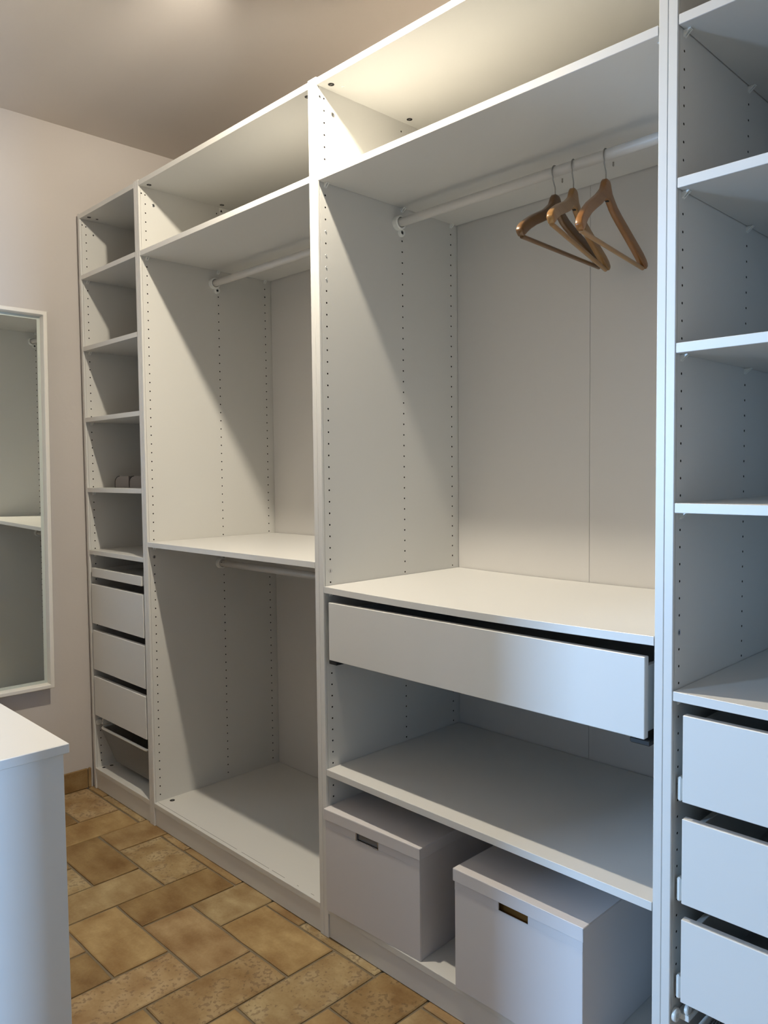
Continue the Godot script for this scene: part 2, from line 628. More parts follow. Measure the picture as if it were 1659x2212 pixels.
func cell(a: float, w: float) -> Vector2:
	var v := Vector2(cos(a), sin(a))
	return Vector2(clampf(v.x * 9.0, -1, 1) * w if absf(v.x) > 0.5 else signf(v.x) * w, PITCH * 0.5 * (signf(v.y) if absf(v.y) > 0.5 else v.y / 0.3827 * 0.34))

func frame_unit(called: String, label: String, x0: float, wide: float) -> Node3D:
	var o := thing(called, label, "wardrobe", Vector3(x0, 0, 0))
	var strip := box_mesh(Vector3(0.0003, 0, -0.0083), Vector3(T - 0.0003, H + 0.002, 0), M.white_edge, 0.0011)
	var l := part("side_panel", side_mesh(false), o)
	var r := part("side_panel", side_mesh(true), o, Vector3(wide - T, 0, 0))
	part("edge_strip", strip, l)
	part("edge_strip", strip, r)
	part("top_board", box_mesh(Vector3(T, H - 0.002 - T, -DEEP), Vector3(wide - T, H - 0.002, -0.0003), M.white, 0.0008), o)
	part("top_cover", box_mesh(Vector3(T + 0.001, H - 0.002, -DEEP), Vector3(wide - T - 0.001, H - 0.0012, -0.03), M.raw, 0.0), o)
	part("bottom_board", box_mesh(Vector3(T, 0.0882 - T, -DEEP), Vector3(wide - T, 0.0882, -0.0003), M.white, 0.0008), o)
	part("plinth", box_mesh(Vector3(T + 0.0005, 0.0015, -0.019), Vector3(wide - T - 0.0005, 0.0882 - T, -0.0042), M.white_edge, 0.0008), o)
	var n := 2 if wide > 0.7 else 1
	var span := wide - 2.0 * T - 0.002
	for k in n:
		part("back_panel", box_mesh(Vector3(T + 0.001 + span * k / n + 0.0006, 0.0882, -DEEP - 0.004), Vector3(T + 0.001 + span * (k + 1) / n - 0.0006, H - 0.002 - T, -DEEP - 0.0005), M.back, 0.0), o)
	return o

# underside at y; sag bends the middle down a little
func shelf(o: Node3D, wide: float, y: float, sag := 0.0) -> void:
	var x0 := T + 0.0012
	var x1 := wide - T - 0.0012
	var st := begin()
	var n := 1 if sag == 0.0 else 10
	if n == 1:
		cbox(st, Vector3(x0, y, -DEEP + 0.0035), Vector3(x1, y + T, -0.0003), 0.0008)
	else:
		var z0 := -DEEP + 0.0035
		var z1 := -0.0003
		for k in n:
			var a := lerpf(x0, x1, k / float(n))
			var b := lerpf(x0, x1, (k + 1) / float(n))
			var ya := y - sag * (1.0 - pow(2.0 * k / n - 1.0, 2.0))
			var yb := y - sag * (1.0 - pow(2.0 * (k + 1) / n - 1.0, 2.0))
			var A := Vector3(a, ya, z1)
			var B := Vector3(b, yb, z1)
			var up := Vector3(0, T, 0)
			var ch := Vector3(0, 0, -0.0008)
			var c2 := Vector3(0, -0.0008, 0)
			var dz := Vector3(0, 0, z0 - z1)
			quad(st, A - c2, B - c2, B + up + c2, A + up + c2)
			quad(st, A + up + c2, B + up + c2, B + up + ch, A + up + ch)
			quad(st, A + up + ch, B + up + ch, B + up + dz, A + up + dz)
			quad(st, A + ch, A + dz, B + dz, B + ch)
			quad(st, A - c2, A + ch, B + ch, B - c2)
			quad(st, A + dz, A + up + dz, B + up + dz, B + dz)
		var e := Vector3(x0, y, 0)
		quad(st, e + Vector3(0, 0, z0), e + Vector3(0, 0, z1), e + Vector3(0, T, z1), e + Vector3(0, T, z0))
		e.x = x1
		quad(st, e + Vector3(0, 0, z0), e + Vector3(0, T, z0), e + Vector3(0, T, z1), e + Vector3(0, 0, z1))
	var s := part("shelf", done(st, M.white_edge), o)
	for c in COLS:
		part("shelf_peg", peg_mesh(), s, Vector3(T, y, c))
		part("shelf_peg", peg_mesh(), s, Vector3(wide - T, y, c), Basis(Vector3.UP, PI))

# a small gusset of plastic: two cheeks with a slot between them, under a thin plate
func peg_mesh() -> ArrayMesh:
	if shared.has("peg"):
		return shared.peg
	var st := begin()
	for s in [-1.0, 1.0]:
		var z0: float = 0.0022 * s
		var z1: float = 0.0052 * s
		var a := Vector3(0, -0.0005, 0)
		var b := Vector3(0.0135, -0.0005, 0)
		var c := Vector3(0, -0.0125, 0)
		var m := Vector3(0.004, -0.004, (z0 + z1) * 0.5)
		var d0 := Vector3(0, 0, z0)
		var d1 := Vector3(0, 0, z1)
		out3(st, m, a + d0, b + d0, c + d0)
		out3(st, m, a + d1, b + d1, c + d1)
		out4(st, m, b + d0, c + d0, c + d1, b + d1)
		out4(st, m, a + d0, b + d0, b + d1, a + d1)
		out4(st, m, a + d0, c + d0, c + d1, a + d1)
	cbox(st, Vector3(0, -0.0019, -0.0052), Vector3(0.0135, -0.0004, 0.0052), 0.0003)
	cbox(st, Vector3(0.0001, -0.0125, -0.0022), Vector3(0.0012, -0.0005, 0.0022), 0.0)
	shared.peg = done(st, M.plastic)
	return shared.peg

# a clothes rail between its two brackets; dir -1 puts the bracket's screw above the rail
func rail(o: Node3D, wide: float, y: float, z: float, dir := 1.0) -> Node3D:
	var st := begin()
	tube(st, [Vector3(T + 0.004, y, z), Vector3(wide - T - 0.004, y, z)], 0.0128, 24)
	var r := part("hanging_rail", done(st, M.rail), o)
	for s in [0, 1]:
		st = begin()
		# a cup for the rail and a lobe with a screw
		lathe(st, [Vector2(0.0, 0.0), Vector2(0.021, 0.0), Vector2(0.0205, 0.0155), Vector2(0.019, 0.0175), Vector2(0.0152, 0.0175), Vector2(0.0148, 0.016), Vector2(0.0148, 0.003), Vector2(0.0, 0.003)], Vector3.ZERO, Vector3.RIGHT, 28)
		lathe(st, [Vector2(0.0, 0.0), Vector2(0.0125, 0.0), Vector2(0.0118, 0.0065), Vector2(0.0100, 0.0080), Vector2(0.0062, 0.0080), Vector2(0.0055, 0.0035), Vector2(0.0, 0.0035)], Vector3(0, -0.0245 * dir, -0.0145), Vector3.RIGHT, 24)
		cbox(st, Vector3(0.0, -0.018 if dir > 0 else 0.002, -0.016), Vector3(0.0055, -0.002 if dir > 0 else 0.018, -0.004), 0.001)
		var br := done(st, M.plastic)
		st = begin()
		lathe(st, [Vector2(0.0042, 0.0), Vector2(0.0042, 0.0062), Vector2(0.003, 0.0072), Vector2(0.0, 0.0072)], Vector3(0, -0.0245 * dir, -0.0145), Vector3.RIGHT, 14)
		br = done(st, M.rail_screw, br)
		part("rail_bracket", br, r, Vector3(T if s == 0 else wide - T, y, z), Basis.IDENTITY if s == 0 else Basis(Vector3(-1, 0, 0), Vector3(0, 1, 0), Vector3(0, 0, 1)))
	return r

# an open-topped drawer behind a plain front; y0..y1 is the front, its face at z
func drawer(o: Node3D, x0: float, x1: float, y0: float, y1: float, z := 0.0, low := false) -> Node3D:
	var st := begin()
	var b := -0.54
	var i0 := x0 + 0.006
	var i1 := x1 - 0.006
	var top := y1 - (0.004 if low else 0.022)
	cbox(st, Vector3(i0, y0 + 0.008, b), Vector3(i0 + 0.012, top, z - 0.0165), 0.001)
	cbox(st, Vector3(i1 - 0.012, y0 + 0.008, b), Vector3(i1, top, z - 0.0165), 0.001)
	cbox(st, Vector3(i0 + 0.012, y0 + 0.008, b), Vector3(i1 - 0.012, top, b + 0.012), 0.001)
	cbox(st, Vector3(i0 + 0.012, y0 + 0.012, b + 0.012), Vector3(i1 - 0.012, y0 + 0.016, z - 0.0165), 0.0)
	var d := part("drawer", done(st, M.white), o)
	part("drawer_front", box_mesh(Vector3(x0, y0, z - 0.016), Vector3(x1, y1, z), M.white_edge, 0.0012), d)
	return d

# a pull-out basket of fine wire: a rim, four sloping sides and a floor of crossed wires
func basket(o: Node3D, x0: float, x1: float, y: float, zf: float) -> void:
	var zb := -0.53
	var low := y - 0.145
	var st := begin()
	var rim := []
	var rr := 0.025
	for k in 4:
		var c: Vector2 = [Vector2(x1 - rr, zf - rr), Vector2(x0 + rr, zf - rr), Vector2(x0 + rr, zb + rr), Vector2(x1 - rr, zb + rr)][k]
		for s in 5:
			var a := PI * 0.5 * (k + s / 4.0)
			rim.append(Vector3(c.x + rr * cos(a), y, c.y + rr * sin(a)))
	tube(st, rim, 0.0055, 10, false, true)
	var b := part("wire_basket", done(st, M.plastic), o)
	st = begin()
	var ins := 0.045
	var tops := [Vector3(x1, y, zf), Vector3(x0, y, zf), Vector3(x0, y, zb), Vector3(x1, y, zb)]
	var bots := [Vector3(x1 - ins, low, zf - ins), Vector3(x0 + ins, low, zf - ins), Vector3(x0 + ins, low, zb + 0.01), Vector3(x1 - ins, low, zb + 0.01)]
	for k in 4:
		net(st, tops[k], tops[(k + 1) % 4], bots[(k + 1) % 4], bots[k])
	net(st, bots[0], bots[1], bots[2], bots[3])
	var w := part("basket_mesh", done(st, M.mesh), b)
	w.set_meta("kind", "stuff")
	# the runner it hangs in, with a wheel at the front
	for s in [0, 1]:
		var x := T + 0.0008 if s == 0 else x1 + x0 - T - 0.0008
		var inw := 1.0 if s == 0 else -1.0
		var run := (x0 - T) * 0.55
		st = begin()
		cbox(st, Vector3(minf(x, x + inw * run), y + 0.002, zb), Vector3(maxf(x, x + inw * run), y + 0.014, zf - 0.016), 0.001)
		lathe(st, [Vector2(0.0, 0.0), Vector2(0.013, 0.0), Vector2(0.013, 0.006), Vector2(0.011, 0.008), Vector2(0.005, 0.008), Vector2(0.0045, 0.004), Vector2(0.0, 0.004)], Vector3(x, y + 0.014, zf - 0.006), Vector3(inw, 0, 0), 20)
		lathe(st, [Vector2(0.0, 0.0), Vector2(0.011, 0.0), Vector2(0.011, 0.005), Vector2(0.009, 0.007), Vector2(0.0, 0.007)], Vector3(x + inw * run * 0.6, y + 0.020, zf - 0.027), Vector3(inw, 0, 0), 18)
		part("basket_runner", done(st, M.plastic), o)

func net(st: SurfaceTool, a: Vector3, b: Vector3, c: Vector3, d: Vector3) -> void:
	var n1 := int(a.distance_to(b) / 0.0055)
	var n2 := int(a.distance_to(d) / 0.0055)
	for k in n1 + 1:
		wire(st, a.lerp(b, k / float(n1)), d.lerp(c, k / float(n1)))
	for k in n2 + 1:
		wire(st, a.lerp(d, k / float(n2)), b.lerp(c, k / float(n2)))

func wire(st: SurfaceTool, a: Vector3, b: Vector3) -> void:
	var t := (b - a).normalized()
	var s := t.cross(Vector3.UP if absf(t.y) < 0.8 else Vector3.RIGHT).normalized() * 0.0011
	var u := s.cross(t)
	var r := [s + u, u - s, -s - u, s - u]
	for k in 4:
		out4(st, (a + b) * 0.5, a + r[k], b + r[k], b + r[(k + 1) % 4], a + r[(k + 1) % 4])

# round fittings: cam locks in the boards, screws joining the frames
func disc(o: Node3D, called: String, at: Vector3, axis: Vector3, r: float, m: Material, ring: Material = null) -> void:
	var st := begin()
	lathe(st, [Vector2(r, -0.001), Vector2(r, 0.0006), Vector2(r * 0.88, 0.0009), Vector2(r * 0.80, 0.0004), Vector2(r * 0.2, 0.0003), Vector2(0.0, -0.0006)], at, axis, 20)
	var mesh := done(st, m)
	if ring:
		st = begin()
		cbox(st, Vector3(-r * 0.55, 0.0003, -r * 0.14), Vector3(r * 0.55, 0.0008, r * 0.14), 0.0, Transform3D(Basis(Quaternion(Vector3.UP, axis)), at))
		mesh = done(st, ring, mesh)
	part(called, mesh, o)

func wardrobes() -> void:
	var f1 := frame_unit("narrow_wardrobe", "narrow open white wardrobe column beside the far wall, shelves above small drawers", 0.0, 0.5)
	for y in [2.105, 1.8175, 1.530, 1.2435, 0.988]:
		shelf(f1, 0.5, y)
	drawer(f1, 0.037, 0.463, 0.897, 0.933, 0.0, true).name = "pull_out_tray"
	for y in [[0.702, 0.8655], [0.510, 0.6735], [0.3165, 0.4805]]:
		drawer(f1, 0.028, 0.472, y[0], y[1])
	basket(f1, 0.052, 0.462, 0.267, -0.012)
	disc(f1, "cam_lock", Vector3(0.061, H - 0.002 - T, -0.022), Vector3.DOWN, 0.0078, M.black)
	disc(f1, "cam_lock", Vector3(0.059, H - 0.002 - T, -0.056), Vector3.DOWN, 0.005, M.black)
	disc(f1, "cam_lock", Vector3(0.040, 0.0882, -0.026), Vector3.UP, 0.0065, M.black)
	disc(f1, "cam_lock", Vector3(0.040, 0.0882, -0.060), Vector3.UP, 0.0075, M.black)
	disc(f1, "screw_hole", Vector3(T, 2.294, -0.057), Vector3.RIGHT, 0.0032, M.black)
	disc(f1, "screw_hole", Vector3(T, 2.3265, -0.0115), Vector3.RIGHT, 0.0026, M.black)

	var f2 := frame_unit("double_hanging_wardrobe", "wide open white wardrobe with two empty clothes rails and an empty floor", 0.5, 1.0)
	shelf(f2, 1.0, 2.101)
	shelf(f2, 1.0, 1.0478)
	rail(f2, 1.0, 2.049, -0.304)
	var low := rail(f2, 1.0, 0.962, -0.309, -1.0)
	var st := begin()
	for k in 4:
		var a := 2.5 - 0.11 * k
		bar_print(st, Vector3(0.040, 0.962, -0.309), a, 0.010)
	for k in 2:
		bar_print(st, Vector3(0.060, 0.962, -0.309), 2.3 + 0.16 * k, 0.0045)
	part("rail_print", done(st, M.grey_print), low)
	disc(f2, "cam_lock", Vector3(0.050, H - 0.002 - T, -0.026), Vector3.DOWN, 0.0085, M.black, M.steel)
	disc(f2, "cam_lock", Vector3(0.045, H - 0.002 - T, -0.333), Vector3.DOWN, 0.0085, M.black, M.steel)
	disc(f2, "cam_lock", Vector3(0.950, H - 0.002 - T, -0.026), Vector3.DOWN, 0.0085, M.black, M.steel)
	disc(f2, "cam_lock", Vector3(0.045, 0.0882, -0.060), Vector3.UP, 0.0095, M.black)
	disc(f2, "joining_screw", Vector3(T, 2.291, -0.058), Vector3.RIGHT, 0.0058, M.chrome, M.black)
	disc(f2, "joining_screw", Vector3(T, 1.0096, -0.0264), Vector3.RIGHT, 0.0058, M.chrome, M.black)
	disc(f2, "screw_hole", Vector3(T, 2.3245, -0.0115), Vector3.RIGHT, 0.0027, M.black)
	# the worn front edge of the bottom board: a broken dark line and a few nicks
	st = begin()
	for w in [[0.024, 0.30], [0.305, 0.312], [0.318, 0.545], [0.57, 0.72], [0.735, 0.80], [0.86, 0.868], [0.925, 0.940]]:
		cbox(st, Vector3(w[0], 0.0880, -0.0142), Vector3(w[1], 0.0884, -0.0132), 0.0)
	var wear := part("edge_wear", done(st, M.grey_print), f2)
	wear.set_meta("kind", "stuff")
	# a warning sticker with a triangle and two lines of small print
	st = begin()
	cbox(st, Vector3(T, 2.292, -0.402), Vector3(T + 0.0006, 2.346, -0.337), 0.0)
	var sticker := part("warning_sticker", done(st, M.plastic), f2)
	st = begin()
	var q := Vector3(T + 0.0009, 0, 0)
	out3(st, Vector3.ZERO, q + Vector3(0, 2.341, -0.3465), q + Vector3(0, 2.331, -0.341), q + Vector3(0, 2.331, -0.352))
	for k in 3:
		for j in 4 - k:
			cbox(st, Vector3(T + 0.0005, 2.327 - 0.008 * k, -0.3665 - 0.0085 * j), Vector3(T + 0.0009, 2.331 - 0.008 * k, -0.3605 - 0.0085 * j), 0.0)
	part("sticker_print", done(st, M.black), sticker)

	var f3 := frame_unit("rail_and_drawer_wardrobe", "wide open white wardrobe with one wide drawer, holding wooden hangers and boxes", 1.5, 1.0)
	shelf(f3, 1.0, 2.098)
	shelf(f3, 1.0, 0.9825, 0.0055)
	shelf(f3, 1.0, 0.4685)
	rail(f3, 1.0, 2.049, -0.305)
	var d := drawer(f3, 0.038, 0.9635, 0.7985, 0.958)
	part("drawer_slide", box_mesh(Vector3(0.030, 0.785, -0.53), Vector3(0.062, 0.7965, -0.006), M.black, 0.002), d)
	part("drawer_slide", box_mesh(Vector3(0.930, 0.785, -0.53), Vector3(0.972, 0.7965, -0.006), M.black, 0.002), d)
	disc(f3, "cam_lock", Vector3(0.047, H - 0.002 - T, -0.028), Vector3.DOWN, 0.0085, M.black, M.steel)
	disc(f3, "cam_lock", Vector3(0.047, H - 0.002 - T, -0.331), Vector3.DOWN, 0.0085, M.black, M.steel)
	disc(f3, "joining_screw", Vector3(T, 2.289, -0.057), Vector3.RIGHT, 0.0058, M.chrome, M.black)
	disc(f3, "joining_screw", Vector3(T, HOLE0 - PITCH * 41 + 0.032, -0.0264), Vector3.RIGHT, 0.0058, M.chrome, M.black)
	disc(f3, "screw_hole", Vector3(T, 2.3225, -0.0115), Vector3.RIGHT, 0.0027, M.black)
	for k in [11, 13, 14, 15]:
		disc(f3, "hole_plug", Vector3(T, HOLE0 - PITCH * k, COLS[0]), Vector3.RIGHT, 0.0026, M.plastic)
	disc(f3, "cover_cap", Vector3(0.0605, H - 0.002 - T, -0.058), Vector3.DOWN, 0.0046, M.plastic)
	# screw tips that poke through the upper shelf
	for p in [Vector3(0.477, 2.098, -0.473), Vector3(0.629, 2.098, -0.471)]:
		st = begin()
		lathe(st, [Vector2(0.0022, 0.0), Vector2(0.0018, 0.006), Vector2(0.0026, 0.0065), Vector2(0.0019, 0.010), Vector2(0.0, 0.012)], p, Vector3.DOWN, 10)
		part("screw_tip", done(st, M.steel), f3)

	var f4 := frame_unit("shelf_and_drawer_wardrobe", "nearest open white wardrobe, shelves above large drawers in bluish daylight, cut by right edge", 2.5, 0.5)
	for y in [2.1014, 1.8173, 1.5243, 1.2342, 0.8854]:
		shelf(f4, 0.5, y)
	for y in [[0.6995, 0.8625], [0.5065, 0.668], [0.317, 0.4765]]:
		var dr := drawer(f4, 0.0385, 0.4615, y[0], y[1])
		for s in [0, 1]:
			part("slide_cap", box_mesh(Vector3(T + 0.004 + 0.4465 * s, y[0] - 0.006, -0.030), Vector3(T + 0.0135 + 0.4465 * s, y[0] + 0.040, -0.014), M.plastic, 0.003), dr)
	basket(f4, 0.062, 0.438, 0.262, -0.012)
	disc(f4, "joining_screw", Vector3(T, 1.0096, -0.0264), Vector3.RIGHT, 0.0058, M.chrome, M.black)

func bar_print(st: SurfaceTool, at: Vector3, a: float, long: float) -> void:
	var n := Vector3(0, cos(a - 1.2), sin(a - 1.2))
	var t := Vector3(0, -n.z, n.y)
	var p := at + n * 0.0130
	quad(st, p - t * 0.0004, p + Vector3(long, 0, 0) - t * 0.0004, p + Vector3(long, 0, 0) + t * 0.0004, p + t * 0.0004)

# ------------------------------------------------------------------ mirror, chest, lamp
func furniture() -> void:
	# mirror: its centre on the wall, tipped forward a little
	var o := thing("wall_mirror", "tall mirror in a pale frame hung on the far wall", "mirror", Vector3(0.019, 1.2, 0.0))
	var n := Vector3(1, -0.008, 0.010).normalized()
	var zaxis := Vector3.BACK - n * n.z
	zaxis = zaxis.normalized()
	o.basis = Basis(n, zaxis.cross(n), zaxis) * Basis(Vector3.RIGHT, -0.008)
	var z0 := 0.160
	var z1 := 0.80
	var y0 := -0.734
	var y1 := 0.751
	var w := 0.0185
	# frame profile: (inward from the outer edge, height above the wall)
	var prof := [Vector2(0.0, -0.034), Vector2(0.0, 0.029), Vector2(0.002, 0.031), Vector2(0.0135, 0.031), Vector2(0.0155, 0.029), Vector2(0.0180, 0.004), Vector2(w, 0.002), Vector2(w, -0.006)]
	var st := begin()
	var sides := [[Vector2(y0, z0), Vector2(y0, z1), Vector2(1, 0)], [Vector2(y0, z1), Vector2(y1, z1), Vector2(0, -1)], [Vector2(y1, z1), Vector2(y1, z0), Vector2(-1, 0)], [Vector2(y1, z0), Vector2(y0, z0), Vector2(0, 1)]]
	for s in sides:
		var a: Vector2 = s[0]
		var b: Vector2 = s[1]
		var inn: Vector2 = s[2]
		var along := (b - a).normalized()
		for k in prof.size() - 1:
			var p: Vector2 = prof[k]
			var q: Vector2 = prof[k + 1]
			var pa := a + inn * p.x + along * p.x
			var pb := b + inn * p.x - along * p.x
			var qa := a + inn * q.x + along * q.x
			var qb := b + inn * q.x - along * q.x
			var nx := Vector3(q.x - p.x, 0, 0) # outward is +x or away from the middle
			var mid := Vector3(-0.004, 0, 0) + Vector3(0, (pa.x + pb.x + qa.x + qb.x) * 0.25, (pa.y + pb.y + qa.y + qb.y) * 0.25) + Vector3(0, inn.x, inn.y) * (0.02 if p.x == 0.0 and q.x == 0.0 else (-0.02 if p.x == q.x else 0.0)) - Vector3(0.05 if nx.x > 0.0 else 0.0, 0, 0)
			out4(st, mid, Vector3(p.y, pa.x, pa.y), Vector3(p.y, pb.x, pb.y), Vector3(q.y, qb.x, qb.y), Vector3(q.y, qa.x, qa.y))
	part("mirror_frame", done(st, M.frame), o)
	var iy0 := y0 + w
	var iy1 := y1 - w
	var iz0 := z0 + w
	var iz1 := z1 - w
	var bv := 0.012
	part("mirror_glass", box_mesh(Vector3(-0.006, iy0 + bv, iz0 + bv), Vector3(0.002, iy1 - bv, iz1 - bv), M.glass, 0.0), o)
	st = begin()
	var A := [Vector3(0.0011, iy0, iz0), Vector3(0.0011, iy0, iz1), Vector3(0.0011, iy1, iz1), Vector3(0.0011, iy1, iz0)]
	var B := [Vector3(0.002, iy0 + bv, iz0 + bv), Vector3(0.002, iy0 + bv, iz1 - bv), Vector3(0.002, iy1 - bv, iz1 - bv), Vector3(0.002, iy1 - bv, iz0 + bv)]
	for k in 4:
		out4(st, Vector3(-1, 0, 0.4), A[k], A[(k + 1) % 4], B[(k + 1) % 4], B[k])
	part("bevelled_edge", done(st, M.bevel), o)

	# the white chest in the foreground
	var c := thing("white_chest", "plain white chest with overhanging top in the foreground at the left edge", "chest", Vector3(1.15, 0, 1.1))
	part("top_board", box_mesh(Vector3(-0.45, 0.760, -0.344), Vector3(0.476, 0.780, 0.342), M.dresser, 0.0015), c)
	part("end_panel", box_mesh(Vector3(0.442, 0.0, -0.338), Vector3(0.460, 0.760, 0.338), M.dresser, 0.001), c)
	part("end_panel", box_mesh(Vector3(-0.440, 0.0, -0.338), Vector3(-0.422, 0.760, 0.338), M.dresser, 0.001), c)
	part("front_panel", box_mesh(Vector3(-0.422, 0.0, -0.336), Vector3(0.442, 0.760, -0.318), M.dresser, 0.001), c)
	part("back_panel", box_mesh(Vector3(-0.422, 0.0, 0.325), Vector3(0.442, 0.760, 0.336), M.dresser, 0.001), c)

	# lamp above the picture: a bulb under a flat dish, and a spot head aimed along the ceiling
	var lamp := thing("ceiling_lamp", "ceiling lamp with a bulb under a flat white dish", "lamp", BULB)
	st = begin()
	lathe(st, [Vector2(0.0, -0.030), Vector2(0.014, -0.027), Vector2(0.022, -0.014), Vector2(0.0235, 0.0), Vector2(0.020, 0.012), Vector2(0.014, 0.017), Vector2(0.0, 0.018)], Vector3.ZERO, Vector3.UP, 24)
	part("bulb", done(st, M.glow), lamp)
	st = begin()
	lathe(st, [Vector2(0.0, 0.019), Vector2(0.018, 0.019), Vector2(0.10, 0.021), Vector2(0.112, 0.018), Vector2(0.112, 0.022), Vector2(0.10, 0.027), Vector2(0.02, 0.030), Vector2(0.010, 0.034), Vector2(0.008, 0.125), Vector2(0.040, 0.130), Vector2(0.044, CEIL - BULB.y)], Vector3.ZERO, Vector3.UP, 32)
	part("dish", done(st, M.plastic), lamp)
	var head := SPOT - BULB
	var aim := SPOT_AIM.normalized()
	st = begin()
	lathe(st, [Vector2(0.0, -0.075), Vector2(0.02, -0.072), Vector2(0.027, -0.05), Vector2(0.032, -0.004), Vector2(0.029, -0.004), Vector2(0.026, -0.02), Vector2(0.0, -0.022)], head, aim, 24)
	tube(st, [head - aim * 0.05, head - aim * 0.05 + Vector3(0.01, 0.04, 0), Vector3(-0.03, 0.138, 0)], 0.005, 8)
	part("spot_head", done(st, M.plastic), lamp)
	st = begin()
	lathe(st, [Vector2(0.0255, -0.018), Vector2(0.02, -0.014), Vector2(0.0, -0.012)], head, aim, 20)
	part("spot_bulb", done(st, M.glow), lamp)

# ------------------------------------------------------------------ hangers
func hangers() -> void:
	var spots := [
		[2.064, 1.660, 0.014, 0.216, 0, "dark brown wooden hanger, leftmost of the three on the rail"],
		[2.117, 1.799, -0.040, 0.219, 1, "palest wooden hanger, in the middle of the three on the rail"],
		[2.203, 1.726, 0.0, 0.240, 2, "orange-brown wooden hanger, rightmost of the three on the rail"]]
	for s in spots:
		var o := thing("clothes_hanger", s[5], "hanger", Vector3(s[0], 2.049 + 0.0128 + 0.0016, -0.305), "wooden hangers on the rail")
		var r := Vector3(cos(s[1]), 0, -sin(s[1]))
		var b := Basis(r, Vector3.UP, r.cross(Vector3.UP))
		o.basis = b * Basis(Vector3.BACK, s[2])
		var drop: float = s[3]
		var m: Material = M["wood%d" % s[4]]
		# hook: up from the wood, out to one side, over the rail and down behind it
		var st := begin()
		var path := [Vector3(0, -0.085, 0), Vector3(0, -0.056, 0), Vector3(-0.001, -0.052, 0), Vector3(-0.006, -0.045, 0), Vector3(-0.0115, -0.036, 0)]
		for k in 15:
			var a := deg_to_rad(222.0 - 232.0 * k / 14.0)
			path.append(Vector3(0.001 + 0.0172 * cos(a), -0.0172 + 0.0172 * sin(a), 0))
		tube(st, path, 0.0016, 10)
		part("hook", done(st, M.steel), o)
		# shoulders: stations from the middle to the tip (x, y of the centre line, half height, half thickness, forward bend)
		var S := [[0.0, -0.094, 0.024, 0.0075, 0.0], [0.010, -0.0945, 0.0232, 0.0075, 0.0], [0.015, -0.098, 0.0215, 0.0075, 0.0], [0.020, -0.1045, 0.0190, 0.0073, 0.0], [0.027, -0.1125, 0.0160, 0.007, 0.0002], [0.038, -0.1212, 0.0140, 0.0068, 0.0006], [0.054, -0.1310, 0.0132, 0.0068, 0.0012], [0.080, -0.1440, 0.0130, 0.0068, 0.003], [0.120, -0.1640, 0.0130, 0.007, 0.007], [0.160, -0.1875, 0.0130, 0.0075, 0.013], [0.186, -0.2050, 0.0132, 0.0080, 0.018], [0.200, -0.2160, 0.0128, 0.0082, 0.0205], [0.2075, -0.2230, 0.0105, 0.0080, 0.022], [0.2105, -0.2265, 0.0080, 0.0070, 0.0225]]
		st = begin()
		for side in [-1.0, 1.0]:
			var rings := []
			for k in S.size():
				var q: Array = S[k]
				var ya: float = q[1] * (1.0 if q[0] < 0.03 else lerpf(1.0, (drop - 0.009) / 0.2225, clampf((q[0] - 0.03) / 0.17, 0, 1)))
				var kp: Array = S[maxi(k - 1, 0)]
				var kn: Array = S[mini(k + 1, S.size() - 1)]
				var t := Vector2(kn[0] - kp[0], kn[1] - kp[1]).normalized()
				if k <= 4:
					t = Vector2(1, 0)
				var up := Vector2(-t.y, t.x)
				var ring := []
				for j in 12:
					var a := TAU * (j + 0.5) / 12.0
					var cx := signf(cos(a)) * pow(absf(cos(a)), 0.32)
					var cy := signf(sin(a)) * pow(absf(sin(a)), 0.32)
					var dp: Vector2 = up * (cy * q[2])
					ring.append(Vector3((q[0] + dp.x) * side, ya + dp.y, q[4] + cx * q[3]))
				rings.append(ring)
			st.set_smooth_group(1)
			for k in rings.size() - 1:
				var ca := Vector3.ZERO
				for v in rings[k]:
					ca += v / 12.0
				for v in rings[k + 1]:
					ca += v / 12.0
				ca *= 0.5
				for j in 12:
					var l := (j + 1) % 12
					out4(st, ca, rings[k][j], rings[k][l], rings[k + 1][l], rings[k + 1][j])
			var e: Array = rings[-1]
			for j in range(1, 11):
				out3(st, rings[-2][0].lerp(rings[-2][6], 0.5), e[0], e[j], e[j + 1])
		st.index()
		st.generate_normals()
		part("shoulders", done(st, m), o)
		st = begin()
		tube(st, [Vector3(-0.199, -drop + 0.001, 0.021), Vector3(0.199, -drop + 0.001, 0.021)], 0.0052, 14)
		part("trouser_bar", done(st, M.wood1 if s[4] == 2 else m), o)
		st = begin()
		cbox(st, Vector3(0.004, -0.1195, -0.004), Vector3(0.012, -0.112, 0.004), 0.001)
		part("notch", done(st, M.black), o)

# ------------------------------------------------------------------ boxes
func boxes() -> void:
	storage_box("storage_box", "white lidded box with a grey metal handle hole, left of the other box", Vector3(1.5235, 0.0884, 0.0095), 0.346, 0.040, true, 0.1225)
	storage_box("storage_box", "white lidded box with a dark brown handle hole, right one, partly in blue light", Vector3(1.9935, 0.0884, 0.0075), 0.343, -0.002, false, 0.128)

